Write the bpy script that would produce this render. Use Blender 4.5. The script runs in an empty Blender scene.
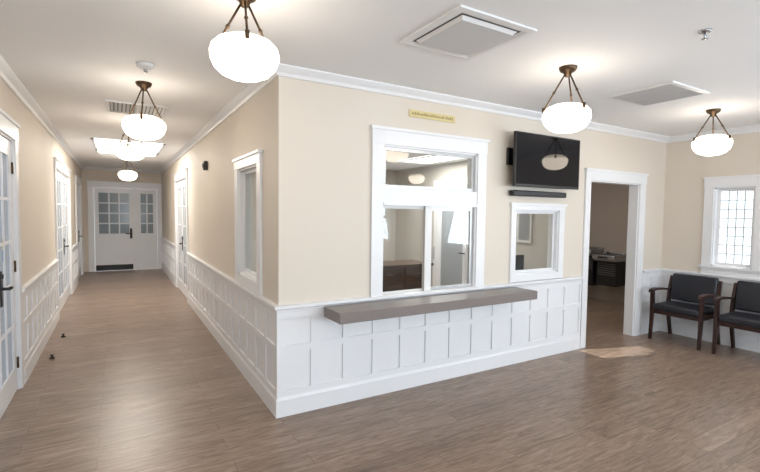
import bpy, bmesh, math
from mathutils import Matrix, Vector
H=2.75
XL=-1.87; XR=5.62; YE=10.5; YB=-6.5; XH=7.0
scene=bpy.context.scene
# ------------------------------------------------------------------ materials
MATS={}
def pbr(name,col,rough=.5,metal=0,spec=.5,noise=0,nscale=8,bump=0,bscale=200,emis=None,estr=0,coat=0):
    m=bpy.data.materials.new(name);m.use_nodes=True;nt=m.node_tree;b=nt.nodes["Principled BSDF"]
    b.inputs["Base Color"].default_value=(*col,1);b.inputs["Roughness"].default_value=rough
    b.inputs["Metallic"].default_value=metal;b.inputs["Specular IOR Level"].default_value=spec
    b.inputs["Coat Weight"].default_value=coat
    tc=nt.nodes.new("ShaderNodeTexCoord")
    if noise>0:
        n=nt.nodes.new("ShaderNodeTexNoise");n.inputs["Scale"].default_value=nscale;n.inputs["Detail"].default_value=4
        nt.links.new(tc.outputs["Object"],n.inputs["Vector"])
        mx=nt.nodes.new("ShaderNodeMix");mx.data_type='RGBA'
        mx.inputs[6].default_value=(*[c*(1-noise) for c in col],1);mx.inputs[7].default_value=(*[min(1,c*(1+noise)) for c in col],1)
        nt.links.new(n.outputs["Fac"],mx.inputs[0]);nt.links.new(mx.outputs[2],b.inputs["Base Color"])
    if bump>0:
        n2=nt.nodes.new("ShaderNodeTexNoise");n2.inputs["Scale"].default_value=bscale
        nt.links.new(tc.outputs["Object"],n2.inputs["Vector"])
        bp=nt.nodes.new("ShaderNodeBump");bp.inputs["Strength"].default_value=bump;bp.inputs["Distance"].default_value=.002
        nt.links.new(n2.outputs["Fac"],bp.inputs["Height"]);nt.links.new(bp.outputs[0],b.inputs["Normal"])
    if emis: b.inputs["Emission Color"].default_value=(*emis,1);b.inputs["Emission Strength"].default_value=estr
    MATS[name]=m;return m
WALL=pbr("wall_paint_cream",(.70,.635,.555),.6,noise=.015,nscale=2,bump=.12)
WHITE=pbr("trim_white_paint",(.80,.81,.835),.32,noise=.01)
CEIL=pbr("ceiling_white",(.86,.865,.88),.7,noise=.01,bump=.1)
HALLW=pbr("hall_wall_taupe",(.40,.345,.30),.6,noise=.02)
RECW=pbr("reception_wall_grey",(.55,.53,.49),.6,noise=.02)
COUNT=pbr("counter_laminate_taupe",(.20,.17,.16),.35,noise=.08,nscale=60)
BLACK=pbr("black_plastic",(.012,.012,.013),.4,noise=.1)
SCREEN=pbr("tv_screen_glass",(.006,.006,.008),.04,spec=.25,noise=.05)
UPH=pbr("black_vinyl_upholstery",(.016,.018,.026),.42,noise=.15,bump=.15,bscale=120)
BRONZE=pbr("oil_rubbed_bronze",(.10,.065,.04),.35,metal=.9,noise=.1)
STEEL=pbr("stainless_steel",(.45,.46,.48),.25,metal=.95,noise=.03)
ALU=pbr("aluminium_frame",(.50,.51,.52),.35,metal=.6,noise=.02)
VENTG=pbr("vent_grey_metal",(.60,.60,.61),.5,noise=.02)
VENTD=pbr("vent_dark_gap",(.10,.10,.10),.7,noise=.02)  # painted shade for the vents; also dark speaker and fountain parts
GOLD=pbr("brass_sign_plate",(.68,.58,.30),.5,metal=.0,noise=.05)
INK=pbr("sign_lettering",(.38,.30,.12),.5,noise=.02)
PLASTW=pbr("white_plastic",(.78,.78,.78),.4,noise=.01)
PAPER_Y=pbr("yellow_sticker",(.8,.6,.05),.5,noise=.02)
PAPER_B=pbr("blue_sticker",(.05,.2,.5),.5,noise=.02)
GLOBE=pbr("pendant_opal_glass",(.9,.88,.84),.3,noise=.01,emis=(1,.87,.71),estr=13)
GLOBET=pbr("pendant_opal_glass_top",(.9,.88,.84),.3,noise=.01,emis=(1,.87,.71),estr=6)
PANEL=pbr("light_diffuser_panel",(.9,.9,.9),.4,noise=.01,emis=(1,.96,.9),estr=3)
def woodmat(name,c1,c2,scale=(2,30,30),rough=.35):
    m=bpy.data.materials.new(name);m.use_nodes=True;nt=m.node_tree;b=nt.nodes["Principled BSDF"]
    tc=nt.nodes.new("ShaderNodeTexCoord");mp=nt.nodes.new("ShaderNodeMapping");mp.inputs["Scale"].default_value=scale
    n=nt.nodes.new("ShaderNodeTexNoise");n.inputs["Scale"].default_value=1.5;n.inputs["Detail"].default_value=6
    r=nt.nodes.new("ShaderNodeValToRGB");r.color_ramp.elements[0].position=.3;r.color_ramp.elements[0].color=(*c1,1)
    r.color_ramp.elements[1].position=.7;r.color_ramp.elements[1].color=(*c2,1)
    nt.links.new(tc.outputs["Object"],mp.inputs[0]);nt.links.new(mp.outputs[0],n.inputs["Vector"])
    nt.links.new(n.outputs["Fac"],r.inputs[0]);nt.links.new(r.outputs[0],b.inputs["Base Color"]);b.inputs["Roughness"].default_value=rough
    return m
DWOOD=woodmat("mahogany_dark",(.016,.006,.005),(.04,.014,.010),(25,25,3))
CWOOD=woodmat("cabinet_walnut",(.05,.024,.013),(.11,.055,.03),(3,20,20))
def floormat():
    m=bpy.data.materials.new("vinyl_plank_floor");m.use_nodes=True;nt=m.node_tree;N=nt.nodes;L=nt.links;b=N["Principled BSDF"]
    tc=N.new("ShaderNodeTexCoord")
    br=N.new("ShaderNodeTexBrick");br.offset=.37;br.inputs["Scale"].default_value=1
    br.inputs["Brick Width"].default_value=1.22;br.inputs["Row Height"].default_value=.152
    br.inputs["Mortar Size"].default_value=.0016;br.inputs["Mortar Smooth"].default_value=.3;br.inputs["Bias"].default_value=0
    br.inputs["Color1"].default_value=(.0,.0,.0,1);br.inputs["Color2"].default_value=(1,1,1,1);br.inputs["Mortar"].default_value=(.3,.3,.3,1)
    L.new(tc.outputs["Object"],br.inputs["Vector"])
    sc=N.new("ShaderNodeVectorMath");sc.operation='SCALE';sc.inputs[3].default_value=7.0
    L.new(br.outputs["Color"],sc.inputs[0])
    ad=N.new("ShaderNodeVectorMath");ad.operation='ADD';L.new(tc.outputs["Object"],ad.inputs[0]);L.new(sc.outputs[0],ad.inputs[1])
    mp=N.new("ShaderNodeMapping");mp.inputs["Scale"].default_value=(2.2,18,1);L.new(ad.outputs[0],mp.inputs[0])
    n=N.new("ShaderNodeTexNoise");n.inputs["Scale"].default_value=1.6;n.inputs["Detail"].default_value=9;n.inputs["Roughness"].default_value=.70;n.inputs["Distortion"].default_value=1.2
    L.new(mp.outputs[0],n.inputs["Vector"])
    r=N.new("ShaderNodeValToRGB");e=r.color_ramp.elements
    e[0].position=.30;e[0].color=(.130,.087,.063,1);e[1].position=.70;e[1].color=(.385,.292,.228,1)
    e2=r.color_ramp.elements.new(.5);e2.color=(.255,.182,.138,1)
    L.new(n.outputs["Fac"],r.inputs[0])
    mx=N.new("ShaderNodeMix");mx.data_type='RGBA';mx.blend_type='MULTIPLY';mx.inputs[0].default_value=1
    r2=N.new("ShaderNodeValToRGB");r2.color_ramp.elements[0].color=(.83,.82,.81,1);r2.color_ramp.elements[1].color=(1.07,1.06,1.05,1)
    L.new(br.outputs["Color"],r2.inputs[0]);L.new(r.outputs[0],mx.inputs[6]);L.new(r2.outputs[0],mx.inputs[7])
    mm=N.new("ShaderNodeMix");mm.data_type='RGBA';L.new(br.outputs["Fac"],mm.inputs[0]);L.new(mx.outputs[2],mm.inputs[6]);mm.inputs[7].default_value=(.09,.062,.045,1)
    L.new(mm.outputs[2],b.inputs["Base Color"])
    b.inputs["Roughness"].default_value=.33;b.inputs["Specular IOR Level"].default_value=.5
    bp=N.new("ShaderNodeBump");bp.inputs["Strength"].default_value=.10;bp.inputs["Distance"].default_value=.002
    L.new(n.outputs["Fac"],bp.inputs["Height"]);L.new(bp.outputs[0],b.inputs["Normal"])
    return m
FLOOR=floormat()
def glassmat(name,tint=(.96,.98,.98)):
    m=bpy.data.materials.new(name);m.use_nodes=True;nt=m.node_tree;N=nt.nodes;L=nt.links
    for x in list(N):
        if x.type!='OUTPUT_MATERIAL':N.remove(x)
    o=[x for x in N if x.type=='OUTPUT_MATERIAL'][0]
    t=N.new("ShaderNodeBsdfTransparent");t.inputs[0].default_value=(*tint,1)
    g=N.new("ShaderNodeBsdfGlossy");g.inputs["Roughness"].default_value=.01
    geo=N.new("ShaderNodeNewGeometry");mi=N.new("ShaderNodeMix");mi.data_type='FLOAT';mi.inputs[2].default_value=1.45;mi.inputs[3].default_value=1/1.45
    L.new(geo.outputs["Backfacing"],mi.inputs[0])
    f=N.new("ShaderNodeFresnel");L.new(mi.outputs[0],f.inputs[0])
    mx=N.new("ShaderNodeMixShader");L.new(f.outputs[0],mx.inputs[0]);L.new(t.outputs[0],mx.inputs[1]);L.new(g.outputs[0],mx.inputs[2]);L.new(mx.outputs[0],o.inputs[0])
    return m
GLASS=glassmat("clear_glass")
def frosted(name,c,tr):
    m=bpy.data.materials.new(name);m.use_nodes=True;nt=m.node_tree;N=nt.nodes;L=nt.links
    b=N["Principled BSDF"];b.inputs["Base Color"].default_value=(*c,1);b.inputs["Roughness"].default_value=.12
    tc=N.new("ShaderNodeTexCoord");n=N.new("ShaderNodeTexNoise");n.inputs["Scale"].default_value=30;L.new(tc.outputs["Object"],n.inputs["Vector"])
    bp=N.new("ShaderNodeBump");bp.inputs["Strength"].default_value=.2;bp.inputs["Distance"].default_value=.003;L.new(n.outputs["Fac"],bp.inputs["Height"]);L.new(bp.outputs[0],b.inputs["Normal"])
    t=N.new("ShaderNodeBsdfTranslucent");t.inputs[0].default_value=(*tr,1)
    mx=N.new("ShaderNodeMixShader");mx.inputs[0].default_value=.5
    o=[x for x in N if x.type=='OUTPUT_MATERIAL'][0]
    L.new(b.outputs[0],mx.inputs[1]);L.new(t.outputs[0],mx.inputs[2]);L.new(mx.outputs[0],o.inputs[0]);return m
FROST=frosted("obscure_glass",(.60,.64,.68),(.50,.53,.57))
FROSTE=frosted("obscure_glass_grey",(.40,.44,.46),(.22,.25,.27))
# ------------------------------------------------------------------ mesh builder
class MB:
    def __init__(s,M=None): s.bm=bmesh.new();s.mats=[];s.M=M or Matrix.Identity(4)
    def mi(s,m):
        if m not in s.mats:s.mats.append(m)
        return s.mats.index(m)
    def faces(s,vs,fs,mat,smooth=False):
        v=[s.bm.verts.new(s.M@Vector(p)) for p in vs];k=s.mi(mat);out=[]
        for f in fs:
            try:
                q=s.bm.faces.new([v[i] for i in f]);q.material_index=k;q.smooth=smooth;out.append(q)
            except ValueError: pass
        return v,out
    def box(s,x0,x1,y0,y1,z0,z1,mat,bev=0,rot=None):
        vs=[(x,y,z) for x in(x0,x1) for y in(y0,y1) for z in(z0,z1)]
        if rot:
            c=Vector(((x0+x1)/2,(y0+y1)/2,(z0+z1)/2));vs=[tuple(c+rot@(Vector(p)-c)) for p in vs]
        v,f=s.faces(vs,[(0,1,3,2),(4,6,7,5),(0,4,5,1),(2,3,7,6),(0,2,6,4),(1,5,7,3)],mat)
        if bev>0:
            es=set(e for q in f for e in q.edges)
            r=bmesh.ops.bevel(s.bm,geom=list(es),offset=bev,segments=2 if bev<.012 else 4,affect='EDGES',profile=.5)
            k=s.mi(mat)
            for q in r['faces']:q.material_index=k;q.smooth=True
    def tube(s,pts,rads,mat,seg=10,cap=True):
        pts=[Vector(p) for p in pts]
        if not isinstance(rads,(list,tuple)):rads=[rads]*len(pts)
        vs=[];prev=None
        for i,p in enumerate(pts):
            d=(pts[min(i+1,len(pts)-1)]-pts[max(i-1,0)]).normalized()
            a=Vector((0,0,1)) if abs(d.z)<.9 else Vector((1,0,0))
            if prev is None: u=d.cross(a).normalized()
            else: u=(prev-d*prev.dot(d)).normalized()
            prev=u;w=d.cross(u)
            for k in range(seg):
                t=2*math.pi*k/seg;vs.append(tuple(p+(u*math.cos(t)+w*math.sin(t))*rads[i]))
        fs=[]
        for i in range(len(pts)-1):
            for k in range(seg):
                a=i*seg+k;b=i*seg+(k+1)%seg;fs.append((a,b,b+seg,a+seg))
        if cap: fs.append(tuple(range(seg)));fs.append(tuple(range((len(pts)-1)*seg,len(pts)*seg)))
        s.faces(vs,fs,mat,True)
    def bar(s,pts,w,h,mat):
        pts=[Vector(p) for p in pts];vs=[];n=len(pts)
        for i,p in enumerate(pts):
            d=(pts[min(i+1,n-1)]-pts[max(i-1,0)]).normalized()
            u=Vector((1,0,0));v=d.cross(u).normalized()
            ww=w[i] if isinstance(w,list) else w;hh=h[i] if isinstance(h,list) else h
            for sx,sy in((-1,-1),(1,-1),(1,1),(-1,1)):vs.append(tuple(p+u*sx*ww/2+v*sy*hh/2))
        fs=[]
        for i in range(n-1):
            for k in range(4):
                a=i*4+k;b=i*4+(k+1)%4;fs.append((a,b,b+4,a+4))
        fs+= [(0,1,2,3),tuple(range(4*n-4,4*n))]
        s.faces(vs,fs,mat)
    def lathe(s,c,prof,mat,seg=32):
        vs=[];fs=[];n=len(prof)
        for r,z in prof:
            for k in range(seg):
                t=2*math.pi*k/seg;vs.append((c[0]+r*math.cos(t),c[1]+r*math.sin(t),c[2]+z))
        for i in range(n-1):
            for k in range(seg):
                a=i*seg+k;b=i*seg+(k+1)%seg;fs.append((a,b,b+seg,a+seg))
        if prof[0][0]>1e-4 and not getattr(s,'open',False):fs.append(tuple(range(seg)))
        if prof[-1][0]>1e-4 and not getattr(s,'open',False):fs.append(tuple(range((n-1)*seg,n*seg)))
        s.faces(vs,fs,mat,True)
    def sweep(s,prof,u0,u1,m0,m1,mat):
        vs=[(u0-o*m0,o,z) for o,z in prof]+[(u1+o*m1,o,z) for o,z in prof];n=len(prof)
        fs=[(i,(i+1)%n,(i+1)%n+n,i+n) for i in range(n)]+[tuple(range(n)),tuple(range(n,2*n))]
        s.faces(vs,fs,mat)
    def build(s,name):
        bmesh.ops.remove_doubles(s.bm,verts=s.bm.verts,dist=1e-6)
        bmesh.ops.recalc_face_normals(s.bm,faces=s.bm.faces)
        me=bpy.data.meshes.new(name+"_mesh")
        co=[v.co for v in s.bm.verts];c=Vector([(min(p[i] for p in co)+max(p[i] for p in co))/2 for i in range(3)])
        if name!="floor": bmesh.ops.translate(s.bm,verts=s.bm.verts,vec=-c)
        else:c=Vector((0,0,0))
        s.bm.to_mesh(me);s.bm.free()
        for m in s.mats:me.materials.append(m)
        o=bpy.data.objects.new(name,me);o.location=c;scene.collection.objects.link(o);return o
def frame(o,u,n):
    u=Vector(u);n=Vector(n);return Matrix(((u.x,n.x,0,o[0]),(u.y,n.y,0,o[1]),(0,0,1,o[2]),(0,0,0,1)))
FF=frame((0,0,0),(1,0,0),(0,-1,0))
FC=frame((0,0,0),(0,1,0),(-1,0,0))
FL=frame((XL,0,0),(0,1,0),(1,0,0))
FE=frame((0,YE,0),(1,0,0),(0,-1,0))
FR=frame((XR,0,0),(0,-1,0),(-1,0,0))
FB=frame((0,YB,0),(1,0,0),(0,1,0))
def wall(name,M,u0,u1,z1,holes,mat=WALL,t=.12):
    b=MB(M);us=sorted({u0,u1,*[h[0] for h in holes],*[h[1] for h in holes]});zs=sorted({0,z1,*[h[2] for h in holes],*[h[3] for h in holes]})
    def hole(i,j):
        a=(us[i]+us[i+1])/2;c=(zs[j]+zs[j+1])/2
        return any(h[0]<a<h[1] and h[2]<c<h[3] for h in holes)
    for i in range(len(us)-1):
        j=0
        while j<len(zs)-1:
            if hole(i,j):j+=1;continue
            k=j
            while k+1<len(zs)-1 and not hole(i,k+1):k+=1
            b.box(us[i],us[i+1],-t,0,zs[j],zs[k+1],mat);j=k+1
    return b.build(name)
# ------------------------------------------------------------------ shell
DH=2.24
b=MB();b.box(XL-.12,XR+.12,YB-.12,YE+.12,-.1,0,FLOOR);b.box(XR+.12,XH+.12,0,2.9,-.1,0,FLOOR);b.build("floor")
b=MB();b.box(XL-.12,XR+.12,YB-.12,YE+.12,H,H+.1,CEIL);b.box(XR+.12,XH+.12,0,2.9,H,H+.1,CEIL);b.build("ceiling")
SW=(.94,2.05,.87,2.24); SMW=(2.62,3.33,.98,1.69); DO=(3.90,4.97,0,2.07)
wall("wall_front",FF,0,XH,H,[SW,SMW,DO])
CWN=(.56,1.30,1.0,2.06); CD=(5.2,6.9,0,DH)
wall("wall_corridor_right",FC,.12,YE,H,[CWN,CD])
LD1=(.72,1.68,0,DH);LD2=(4.75,6.95,0,DH);LD3=(8.55,9.95,0,DH)
wall("wall_left",FL,YB,YE,H,[LD1,LD2,LD3])
ED=(-1.62,-.10,0,DH)
wall("wall_end",FE,XL,.12,H,[ED])
RW=(.62,1.06,1.0,2.02)
wall("wall_right",FR,0,-YB,H,[RW,(3.2,5.0,.9,2.1)])
BW=[(-1.0,.8,.9,2.2),(1.6,3.2,.9,2.2),(3.6,5.2,.9,2.2)]
wall("wall_back",FB,XL,XR,H,BW)
wall("wall_reception",frame((0,4.2,0),(1,0,0),(0,-1,0)),.12,3.78,H,[],RECW)
wall("wall_partition",frame((3.78,0,0),(0,1,0),(-1,0,0)),.12,4.2,H,[],RECW,t=.08)
wall("wall_hallway",frame((0,2.7,0),(1,0,0),(0,-1,0)),3.86,XH,H,[],HALLW)
wall("wall_hallway_east",frame((XH,0,0),(0,1,0),(-1,0,0)),.12,2.82,H,[],HALLW)
b=MB();b.box(.121,3.779,.121,4.199,2.5,2.55,CEIL);b.build("ceiling_reception")
# ------------------------------------------------------------------ trim
crown=[(0,H),(.075,H),(.075,H-.012),(.055,H-.03),(.03,H-.05),(.018,H-.075),(0,H-.075)]
basep=[(0,0),(.026,0),(.026,.135),(.018,.155),(.016,.17),(0,.17)]
railp=[(0,.835),(.020,.835),(.024,.86),(.042,.872),(.042,.895),(0,.9)]
n=[0]
def trimname():
    n[0]+=1;return "trim_%d"%n[0]
def crown_run(M,u0,u1,m0,m1):
    b=MB(M);b.sweep(crown,u0,u1,m0,m1,WHITE);b.build(trimname())
crown_run(FF,0,XR,1,-1);crown_run(FC,0,YE,1,-1);crown_run(FL,YB,YE,-1,-1);crown_run(FE,XL,0,-1,-1);crown_run(FR,0,-YB,-1,-1);crown_run(FB,XL,XR,-1,-1)
def wains(side,M,segs):
    b=MB(M);c=MB(M)
    for (u0,u1,m0,m1,step) in segs:
        c.sweep(basep,u0,u1,m0,m1,WHITE)
        b.sweep([(0,.16),(.006,.16),(.006,.84),(0,.84)],u0,u1,m0,m1,WHITE)
        b.sweep(railp,u0,u1,m0,m1,WHITE)
        b.sweep([(0,.515),(.019,.515),(.019,.57),(0,.57)],u0,u1,m0,m1,WHITE)
        b.sweep([(0,.79),(.019,.79),(.019,.836),(0,.836)],u0,u1,m0,m1,WHITE)
        b.sweep([(0,.165),(.019,.165),(.019,.21),(0,.21)],u0,u1,m0,m1,WHITE)
        L=u1-u0;k=max(1,round(L/step));w=.05
        for i in range(k+1):
            cx=u0+L*i/k; a0=cx-w/2; a1=cx+w/2
            if i==0:a0=u0-.018*max(m0,0);a1=u0+w*.6
            if i==k:a0=u1-w*.6;a1=u1
            b.box(a0,a1,0,.0185,.21,.79,WHITE)
    c.build("baseboard_"+side);b.build(trimname())
wains("front",FF,[(0,DO[0]-.115,1,0,.30),(DO[1]+.15,XR,0,-1,.24)])
wains("corridor_right",FC,[(0,CD[0]-.12,1,0,.31),(CD[1]+.12,YE,0,-1,.33)])
wains("left",FL,[(YB,LD1[0]-.12,-1,0,.31),(LD1[1]+.12,LD2[0]-.12,0,0,.31),(LD2[1]+.12,LD3[0]-.12,0,0,.31),(LD3[1]+.12,YE,0,-1,.31)])
wains("right",FR,[(0,-YB,-1,-1,.30)])
wains("back",FB,[(XL,XR,-1,-1,.3)])
# ------------------------------------------------------------------ casings / windows / doors
def casing(b,o,cw=.12,head=.15,sill=None,t=.12,cr=None,floor=False,proj=.022):
    u0,u1,z0,z1=o;cr=cr or cw
    zb=0 if floor else z0
    b.box(u0-cw,u0,-.002,proj,zb,z1,WHITE);b.box(u1,u1+cr,-.002,proj,zb,z1,WHITE)
    b.box(u0-cw-.004,u1+cr+.004,-.002,proj+.005,z1,z1+head-.025,WHITE)
    b.box(u0-cw-.018,u1+cr+.018,-.002,proj+.02,z1+head-.025,z1+head,WHITE)
    b.box(u0-.001,u0+.015,-t-.004,.004,z0,z1,WHITE);b.box(u1-.015,u1+.001,-t-.004,.004,z0,z1,WHITE);b.box(u0,u1,-t-.004,.004,z1-.015,z1+.001,WHITE)
    if not floor:
        b.box(u0,u1,-t-.004,.004,z0-.001,z0+.015,WHITE)
        if sill is not None:
            b.box(u0-cw-.02,u1+cr+.02,-.002,.05,z0-.025,z0,WHITE)
            if sill>0:b.box(u0-cw,u1+cr,-.002,proj,z0-.025-sill,z0-.025,WHITE)
def grid(b,u0,u1,z0,z1,c,r,y,w=.022,d=.02,mat=WHITE):
    for i in range(1,c):
        x=u0+(u1-u0)*i/c;b.box(x-w/2,x+w/2,y-d/2,y+d/2,z0,z1,mat)
    for j in range(1,r):
        z=z0+(z1-z0)*j/r;b.box(u0,u1,y-d/2+.001,y+d/2-.001,z-w/2,z+w/2,mat)
def leaf(b,u0,u1,z1,y,cols,rows,half=False,glass=FROST,handle=None,kick=False,t=.04,mw=.026):
    st=.10;zb=.22 if not half else 1.0
    y0,y1=y-t/2,y+t/2;z0=.01
    b.box(u0,u0+st,y0,y1,z0,z1,WHITE);b.box(u1-st,u1,y0,y1,z0,z1,WHITE)
    b.box(u0+st,u1-st,y0,y1,z1-.13,z1,WHITE);b.box(u0+st,u1-st,y0,y1,z0,.22,WHITE)
    if half:
        b.box(u0+st,u1-st,y0,y1,.86,1.0,WHITE)
        b.box(u0+st,u1-st,y0+.012,y1-.015,.22,.86,WHITE)
        m=(u0+u1)/2;b.box(m-.04,m+.04,y0,y1,.22,.86,WHITE)
    b.box(u0+st,u1-st,y-.004,y+.004,zb,z1-.13,glass)
    grid(b,u0+st,u1-st,zb,z1-.13,cols,rows,y,mw,t*.8)
    if handle is not None:
        s=-1 if handle>(u0+u1)/2 else 1
        b.box(handle-.028,handle+.028,y1,y1+.012,.86,1.14,BLACK,.004)
        b.tube([(handle,y1,1.0),(handle,y1+.055,1.0)],.012,BLACK)
        b.tube([(handle,y1+.055,1.0),(handle+s*.06,y1+.06,1.0),(handle+s*.13,y1+.05,.995)],[.014,.012,.010],BLACK)
        b.tube([(handle,y1,1.10),(handle,y1+.02,1.10)],.02,BLACK,16)
    if kick:b.box(u0+.02,u1-.02,y1,y1+.004,.01,.16,BLACK)
def hinges(b,u,y,z1):
    for z in (.25,z1/2,z1-.25):b.tube([(u,y,z-.05),(u,y,z+.05)],.009,BRONZE,8)
b=MB(FL);casing(b,LD1,floor=True);leaf(b,LD1[0]+.02,LD1[1]-.02,DH-.02,-.03,3,5,handle=1.10)
b.box(1.30,1.37,-.024,-.0225,1.30,1.38,PAPER_Y);b.box(1.30,1.37,-.024,-.0225,1.20,1.29,PAPER_B);hinges(b,LD1[1]-.02,-.004,DH);b.build("door_1")
b=MB(FL);casing(b,LD2,floor=True);m=(LD2[0]+LD2[1])/2
leaf(b,LD2[0]+.02,m-.002,DH-.02,-.03,3,5);leaf(b,m+.002,LD2[1]-.02,DH-.02,-.03,3,5,handle=m+.06);hinges(b,LD2[0]+.02,-.004,DH);b.build("door_2")
b=MB(FL);casing(b,LD3,floor=True);m=(LD3[0]+LD3[1])/2
leaf(b,LD3[0]+.02,m-.002,DH-.02,-.03,2,5);leaf(b,m+.002,LD3[1]-.02,DH-.02,-.03,2,5,handle=m+.06);b.build("door_3")
b=MB(FC);casing(b,CD,floor=True);m=(CD[0]+CD[1])/2
leaf(b,CD[0]+.02,m-.002,DH-.02,-.03,3,5,handle=m-.06);leaf(b,m+.002,CD[1]-.02,DH-.02,-.03,3,5);b.build("door_4")
b=MB(FE);casing(b,ED,floor=True);mx=-.66
leaf(b,ED[0]+.02,mx-.04,DH-.02,-.03,3,4,half=True,handle=mx-.1,kick=True,glass=FROSTE,mw=.034)
b.box(mx-.04,mx+.04,-.06,.01,0,DH-.015,WHITE)
leaf(b,mx+.04,ED[1]-.02,DH-.02,-.03,2,4,half=True,glass=FROSTE,mw=.034);b.build("door_5")
b=MB(FF);casing(b,DO,cw=.10,cr=.14,head=.14,floor=True);b.build(trimname())
# service window
b=MB(FF);casing(b,SW,cw=.115,cr=.115,head=.15)
u0,u1,z0,z1=SW
b.box(u0,u1,-.10,.012,1.71,1.86,WHITE);b.box(u0-.0,u1,-.09,.03,1.705,1.73,WHITE)
a,c,d,e=u0+.015,u1-.015,1.86,z1-.015
b.box(a,c,-.05,-.02,d,d+.03,ALU);b.box(a,c,-.05,-.02,e-.03,e,ALU);b.box(a,a+.03,-.05,-.02,d+.03,e-.03,ALU);b.box(c-.03,c,-.05,-.02,d+.03,e-.03,ALU)
b.box(a+.03,c-.03,-.037,-.033,d+.03,e-.03,GLASS)
def sash(a,c,d,e,y,w,mat):
    b.box(a,c,y-.012,y+.012,d,d+w,mat);b.box(a,c,y-.012,y+.012,e-w,e,mat);b.box(a,a+w,y-.012,y+.012,d+w,e-w,mat);b.box(c-w,c,y-.012,y+.012,d+w,e-w,mat)
    b.box(a+w,c-w,y-.003,y+.003,d+w,e-w,GLASS)
sash(u0+.015,1.47,z0+.015,1.705,-.06,.028,PLASTW)
sash(1.43,u1-.015,z0+.015,1.705,-.03,.04,ALU)
b.box(1.425,1.50,-.016,-.006,z0+.015,1.705,PLASTW)
b.tube([(1.52,-.012,1.2),(1.52,.01,1.2),(1.52,.01,1.32),(1.52,-.012,1.32)],.006,ALU,8)
b.build("window_1")
b=MB(FF);casing(b,SMW,cw=.075,cr=.09,head=.075);u0,u1,z0,z1=SMW
b.box(u0-.075,u1+.09,-.002,.022,z0-.075,z0,WHITE)
sash(u0+.015,u1-.015,z0+.015,z1-.015,-.05,.025,WHITE);b.build("window_2")
b=MB(FC);casing(b,CWN,cw=.11,head=.11);u0,u1,z0,z1=CWN
b.box(u0-.11,u1+.11,-.002,.022,z0-.095,z0,WHITE)
sash(u0+.015,u1-.015,z0+.015,z1-.015,-.06,.03,WHITE);b.build("window_3")
b=MB(FR);casing(b,RW,cw=.11,head=.14,sill=.08);u0,u1,z0,z1=RW
sash(u0+.015,u1-.015,z0+.015,z1-.015,-.07,.035,WHITE)
grid(b,u0+.05,u1-.05,z0+.05,z1-.05,4,8,-.07,.009,.012,ALU);b.build("window_4")
b=MB(FR);o=(3.2,5.0,.9,2.1);casing(b,o,sill=.08);sash(o[0]+.015,o[1]-.015,o[2]+.015,o[3]-.015,-.07,.04,WHITE);b.build("window_5")
for i,o in enumerate(BW):
    b=MB(FB);casing(b,o,sill=.08);m=(o[2]+o[3])/2
    sash(o[0]+.015,o[1]-.015,o[2]+.015,m,-.07,.04,WHITE);sash(o[0]+.015,o[1]-.015,m,o[3]-.015,-.045,.04,WHITE);b.build("window_%d"%(6+i))
FP=frame((3.78,0,0),(0,1,0),(-1,0,0))
b=MB(FP);b.box(1.9,2.0,.001,.025,0,2.12,WHITE);b.box(2.8,2.9,.001,.025,0,2.12,WHITE);b.box(1.88,2.92,.001,.03,2.12,2.22,WHITE)
b.box(2.0,2.8,.001,.02,.01,2.12,WHITE);b.box(2.12,2.68,.02,.024,.3,1.95,FROST);b.box(2.1,2.12,.02,.03,.3,1.95,WHITE);b.box(2.68,2.7,.02,.03,.3,1.95,WHITE);b.tube([(2.08,.02,1),(2.08,.06,1),(2.18,.06,1)],.01,BLACK);b.build("door_6")
# ------------------------------------------------------------------ service counter
b=MB(FF);b.box(.37,2.60,.043,.345,.775,.86,COUNT,.006)
for x in(.7,1.45,2.2):
    b.faces([(x-.02,.025,.775),(x+.02,.025,.775),(x-.02,.26,.775),(x+.02,.26,.775),(x-.02,.025,.69),(x+.02,.025,.69),(x-.02,.26,.755),(x+.02,.26,.755)],[(0,1,3,2),(4,5,7,6),(0,2,6,4),(1,3,7,5),(0,1,5,4),(2,3,7,6)],WHITE)
b.build("service_counter")
# ------------------------------------------------------------------ television
b=MB(FF)
b.box(2.42,3.46,.13,.165,1.93,2.49,BLACK,.006);b.box(2.435,3.445,.165,.167,1.955,2.475,SCREEN)
b.box(2.6,3.2,.10,.13,2.02,2.40,BLACK,.01)
b.box(2.46,2.56,.001,.03,2.16,2.34,BLACK,.004);b.box(2.56,3.1,.001,.015,2.14,2.18,BLACK);b.box(2.56,3.1,.001,.015,2.3,2.34,BLACK)
b.box(2.75,2.79,.012,.11,2.08,2.36,BLACK);b.box(3.0,3.04,.012,.11,2.08,2.36,BLACK)
b.build("television")
b=MB(FF);b.box(2.5,3.36,.015,.085,1.835,1.895,BLACK,.012);b.box(2.53,3.33,.085,.087,1.845,1.885,UPH);b.box(2.7,2.76,.001,.02,1.85,1.88,BLACK);b.box(3.1,3.16,.001,.02,1.85,1.88,BLACK);b.build("soundbar")
b=MB(FF);b.box(1.21,1.75,.001,.01,2.515,2.58,GOLD,.002)
import random;random.seed(3);x=1.235
while x<1.72:
    w=random.uniform(.012,.024);b.box(x,x+w*.7,.01,.0115,2.536,2.536+random.choice([.018,.024]),INK);x+=w+(.012 if random.random()<.15 else 0)
b.build("reception_sign")
b=MB(FC);b.box(3.1,3.22,.001,.05,2.2,2.32,BLACK,.008);b.tube([(3.16,.05,2.26),(3.16,.062,2.26)],.03,VENTD,16);b.build("speaker_box")
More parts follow.
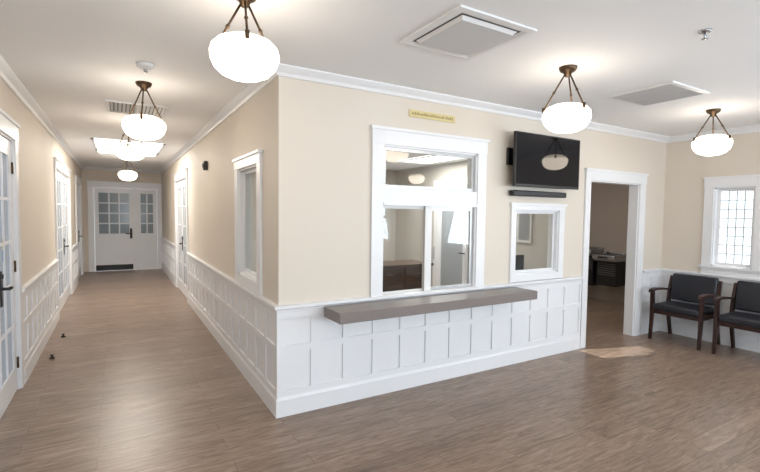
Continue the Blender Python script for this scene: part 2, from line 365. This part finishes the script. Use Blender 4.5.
# ------------------------------------------------------------------ pendants
def pendant(x,y,z,name="pendant_lamp",zc=H):
    b=MB();k=.172/.19;b.open=True
    lo=[(.0,-.112),(.04,-.111),(.09,-.103),(.135,-.084),(.17,-.052),(.188,-.012),(.19,.02),(.182,.045)]
    hi=[(.182,.045),(.155,.072),(.11,.09),(.05,.10),(0,.102)]
    b.lathe((x,y,z),[(r*k,q) for r,q in lo],GLOBE,40)
    b.lathe((x,y,z),[(r*k,q) for r,q in hi],GLOBET,40)
    b.open=False
    b.lathe((x,y,zc),[(.001,-.075),(.02,-.07),(.03,-.045),(.055,-.03),(.065,-.012),(.065,0)],BRONZE,24)
    for k in range(3):
        a=2*math.pi*k/3+.35;c,s=math.cos(a),math.sin(a)
        p0=Vector((x+.022*c,y+.022*s,zc-.055));p1=Vector((x+.168*c,y+.168*s,z+.055));mid=(p0+p1)/2
        b.tube([p0,p1],.006,BRONZE,8);
        b.tube([p1+Vector((0,0,-.02)),p1+Vector((0,0,.02))],.012,BRONZE,8)
        d=(p1-p0).normalized();b.tube([mid-d*.015,mid,mid+d*.015],[.005,.011,.005],BRONZE,8)
    return b.build(name)
for p in [(-.505,-1.02,2.425),(-.865,1.08,2.365),(-.93,2.95,2.36),(-.88,7.3,2.36),(1.86,-1.17,2.375),(4.26,-1.13,2.39),(2.1,-4.3,2.38),(4.4,-4.3,2.38),(-.5,-4.3,2.38)]:pendant(*p)  # last three, behind the camera, are unseen and added for more light
# ------------------------------------------------------------------ ceiling items
def vent(x0,x1,y0,y1,kind):
    b=MB();z=H
    def ring(i0,i1,za,zb,mat):
        o=[(x0+i0,y0+i0,za),(x1-i0,y0+i0,za),(x1-i0,y1-i0,za),(x0+i0,y1-i0,za)];q=[(x0+i1,y0+i1,zb),(x1-i1,y0+i1,zb),(x1-i1,y1-i1,zb),(x0+i1,y1-i1,zb)]
        b.faces(o+q,[(i,(i+1)%4,(i+1)%4+4,i+4) for i in range(4)],mat)
    ring(0,0,z,z-.012,PLASTW);ring(0,.035,z-.012,z-.014,PLASTW)
    b.box(x0+.034,x1-.034,y0+.034,y1-.034,z-.003,z-.001,VENTD)  # flat dark square painted as recess shade; ceiling has no opening here
    if kind=='plaque':
        ring(.035,.065,z-.014,z-.005,PLASTW);ring(.08,.10,z-.005,z-.022,PLASTW)
        b.box(x0+.10,x1-.10,y0+.10,y1-.10,z-.024,z-.018,VENTG)
    else:
        k=14;w=(x1-x0-.07)/k
        R=Matrix.Rotation(.6,3,'Y')
        for i in range(k):
            cx=x0+.035+w*(i+.5);b.box(cx-.014,cx+.014,y0+.035,y1-.035,z-.011,z-.009,VENTG,rot=R)
        b.box((x0+x1)/2-.006,(x0+x1)/2+.006,y0+.035,y1-.035,z-.018,z-.006,VENTG)
    return b.build("ceiling_vent")
vent(.51,1.11,-1.51,-.90,'plaque');vent(2.86,3.48,-1.42,-.84,'grille');vent(-1.17,-.57,1.95,2.55,'grille')
def panel(x0,x1,y0,y1,z,nx,ny):
    b=MB();b.box(x0,x1,y0,y1,z-.006,z-.001,PANEL)
    for i in range(nx+1):
        a=x0+(x1-x0-.04)*i/nx;b.box(a,a+.04,y0,y1,z-.02,z-.0005,PLASTW)
    for i in range(ny+1):
        a=y0+(y1-y0-.04)*i/ny;b.box(x0,x1,a,a+.04,z-.019,z-.0005,PLASTW)
    b.build("ceiling_light_panel")
panel(-1.42,-.36,4.9,6.1,H,2,1);panel(-1.42,-.36,6.4,6.9,H,2,1)
panel(2.9,3.5,1.6,2.8,2.499,1,1);panel(.7,1.3,1.6,2.8,2.499,1,1);panel(4.6,5.2,.9,2.1,H,1,1)  # last two panels are unseen, added to light reception and hall
b=MB();b.lathe((-.88,.51,H),[(0,-.045),(.03,-.045),(.045,-.03),(.06,-.028),(.065,0)],PLASTW,24);b.lathe((-.88,.51,H-.045),[(0,-.02),(.012,-.018),(.016,0)],STEEL,12);b.build("smoke_detector")
b=MB();b.lathe((1.97,-2.03,H),[(0,-.012),(.03,-.01),(.036,0)],STEEL,20);b.tube([(1.97,-2.03,H-.01),(1.97,-2.03,H-.045)],.006,STEEL,8);b.lathe((1.97,-2.03,H-.048),[(0,-.002),(.02,-.001),(.02,.001),(0,.002)],STEEL,16)
for s in(-1,1):b.tube([(1.97+s*.005,-2.03,H-.012),(1.97+s*.016,-2.03,H-.028),(1.97+s*.004,-2.03,H-.046)],.003,STEEL,6)
b.build("fire_sprinkler")
# ------------------------------------------------------------------ chairs
def chair(yc,xb,w=.62):
    M=frame((xb,yc,0),(0,-1,0),(-1,0,0));b=MB(M);hw=w/2
    for s in(-1,1):
        x=s*(hw-.02)
        b.bar([(x,.52,0),(x,.50,.25),(x,.49,.45),(x,.50,.64)],[.032,.038,.044,.04],[.032,.038,.044,.045],DWOOD)
        b.bar([(x,0,0),(x,.06,.22),(x,.09,.42),(x,.07,.62),(x,.02,.82)],[.032,.036,.04,.036,.03],[.034,.04,.05,.042,.03],DWOOD)
        b.bar([(x,.545,.625),(x,.53,.655),(x,.44,.668),(x,.28,.66),(x,.12,.64),(x,.05,.635)],[.05,.055,.055,.05,.045,.035],[.022,.028,.028,.026,.024,.022],DWOOD)
        b.box(x-.012,x+.012,.1,.49,.36,.41,DWOOD)
    b.box(-hw+.04,hw-.04,.475,.50,.35,.41,DWOOD);b.box(-hw+.04,hw-.04,.075,.10,.35,.41,DWOOD)
    b.box(-hw+.042,hw-.042,.08,.53,.40,.485,UPH,.028)
    R=Matrix.Rotation(.16,3,'X')
    b.box(-hw+.042,hw-.042,.03,.085,.50,.86,UPH,.022,rot=R)
    return b.build("waiting_armchair")
chair(-.48,XR-.06);chair(-1.22,XR-.06)
# ------------------------------------------------------------------ drinking fountains on hall east wall
def fountain(yc,zt,zl):
    M=frame((XH,yc,0),(0,1,0),(-1,0,0));b=MB(M)
    b.box(-.22,.22,.001,.40,zt-.12,zt-.015,STEEL,.02)
    b.box(-.20,.20,.05,.38,zt-.016,zt-.010,VENTD)
    for a in((-.22,-.19,.001,.42),(.19,.22,.001,.42)):b.box(*a,zt-.03,zt,STEEL,.006)
    b.box(-.22,.22,.38,.43,zt-.09,zt,STEEL,.018);b.box(-.22,.22,.001,.07,zt-.03,zt+.03,STEEL,.01)
    b.box(-.2,.2,.001,.30,zl,zt-.12,BLACK,.02)
    for k in range(6):b.box(-.17,.17,.30,.304,zt-.38+.04*k,zt-.365+.04*k,VENTD)
    b.tube([(.12,.08,zt),(.12,.09,zt+.05),(.10,.13,zt+.065),(.08,.15,zt+.05)],.012,STEEL,10)
    b.box(-.09,.09,.43,.437,zt-.065,zt-.03,BLACK,.003)
    return b
fountain(1.97,1.0,.30).build("drinking_fountain");fountain(1.50,.92,.34).build("drinking_fountain")
# ------------------------------------------------------------------ reception furniture
b=MB();b.box(1.75,2.65,1.5,2.0,0,.92,CWOOD);b.box(1.73,2.67,1.48,2.02,.92,.955,CWOOD,.004)
for i in range(2):
    for j in range(3):
        x=1.77+.44*i;z=.04+.295*j;b.box(x,x+.42,1.485,1.5,z,z+.275,CWOOD,.003);b.tube([(x+.15,1.47,z+.2),(x+.27,1.47,z+.2)],.006,STEEL,8)
b.build("filing_cabinet")
b=MB()
b.box(2.6,3.65,.3,.95,.70,.735,CWOOD,.004)
for x in(2.62,3.59):b.box(x,x+.04,.32,.93,.0,.70,CWOOD)
b.box(2.66,3.59,.88,.9,.3,.70,CWOOD);b.build("reception_desk")
b=MB();b.lathe((3.2,.6,.736),[(.11,0),(.11,.01),(.02,.018),(.018,.10)],BLACK,20);b.box(2.95,3.45,.585,.61,.82,1.12,BLACK,.006);b.box(2.965,3.435,.58,.586,.835,1.105,SCREEN);b.build("computer_monitor")
b=MB();b.box(.2,1.75,.15,.45,.78,.82,CWOOD,.004);b.box(.22,.26,.15,.43,0,.78,CWOOD);b.box(1.69,1.73,.15,.43,0,.78,CWOOD);b.box(.26,1.69,.15,.17,.4,.78,CWOOD);b.build("work_table")
b=MB(FP);b.box(.75,1.0,.001,.02,1.25,2.05,PLASTW,.004);b.box(.78,.97,.02,.022,1.29,2.01,FROST);b.build("notice_board")
for (x,y) in((-1.72,2.55),(-1.70,3.5)):
    b=MB();b.lathe((x,y,0),[(.026,0),(.026,.01),(.012,.014),(.010,.026),(.017,.03),(.017,.042),(.0,.046)],BLACK,16);b.build("door_stop")
# ------------------------------------------------------------------ lights
def area(name,loc,rot,sx,sy,e,col):
    l=bpy.data.lights.new(name,'AREA');l.shape='RECTANGLE';l.size=sx;l.size_y=sy;l.energy=e;l.color=col
    o=bpy.data.objects.new(name,l);o.location=loc;o.rotation_euler=rot;scene.collection.objects.link(o)
for i,o in enumerate(BW):
    area("window_daylight",((o[0]+o[1])/2,YB-.35,1.45),(math.radians(105),0,0),1.7,1.3,(122,108,98)[i],(.82,.90,1))  # added lamps outside the back windows, tilted up to lighten the ceiling
area("window_daylight",(XR+.3,-4.1,1.4),(math.radians(105),0,math.radians(90)),1.7,1.2,95,(.88,.94,1))  # added lamp outside the side window, with the same upward fill
area("panel_light",(3.2,2.2,2.47),(0,0,0),.5,1.1,38,(1,.96,.9))
area("panel_light",(1.0,2.2,2.47),(0,0,0),.5,1.1,30,(1,.96,.9))  # added lamp under the unseen west panel, brightens reception
area("panel_light",(4.9,1.5,H-.03),(0,0,0),.5,1.1,18,(1,.96,.9))  # added lamp under the unseen hall panel, brightens the hallway
area("panel_light",(-.89,5.7,H-.03),(0,0,0),.9,1.5,60,(1,.93,.82))
s=bpy.data.lights.new("sun",'SUN');s.energy=9;s.angle=.008;s.color=(1,.96,.9);so=bpy.data.objects.new("sun",s)
so.rotation_euler=Vector((-1.52,.48,-1.5)).to_track_quat('-Z','Y').to_euler();so.location=(9,-2,5);scene.collection.objects.link(so)
w=bpy.data.worlds.new("sky_world");scene.world=w;w.use_nodes=True;nt=w.node_tree;bg=nt.nodes["Background"]
bg.inputs[0].default_value=(.88,.94,1,1);bg.inputs[1].default_value=1.8
# ------------------------------------------------------------------ camera
cx,cy,cz,yaw,pit,rol,f=-1.0838,-3.3807,1.6312,.5357,.0509,.0125,442.99
fw=Vector((math.sin(yaw)*math.cos(pit),math.cos(yaw)*math.cos(pit),-math.sin(pit)))
r0=Vector((math.cos(yaw),-math.sin(yaw),0));u0=r0.cross(fw)
r=math.cos(rol)*r0+math.sin(rol)*u0;u=-math.sin(rol)*r0+math.cos(rol)*u0
cd=bpy.data.cameras.new("camera");co=bpy.data.objects.new("camera",cd);scene.collection.objects.link(co)
co.matrix_world=Matrix(((r.x,u.x,-fw.x,cx),(r.y,u.y,-fw.y,cy),(r.z,u.z,-fw.z,cz),(0,0,0,1)))
cd.sensor_width=36;cd.lens=f*36/760;cd.clip_start=.05;scene.camera=co
scene.view_settings.view_transform='Standard'
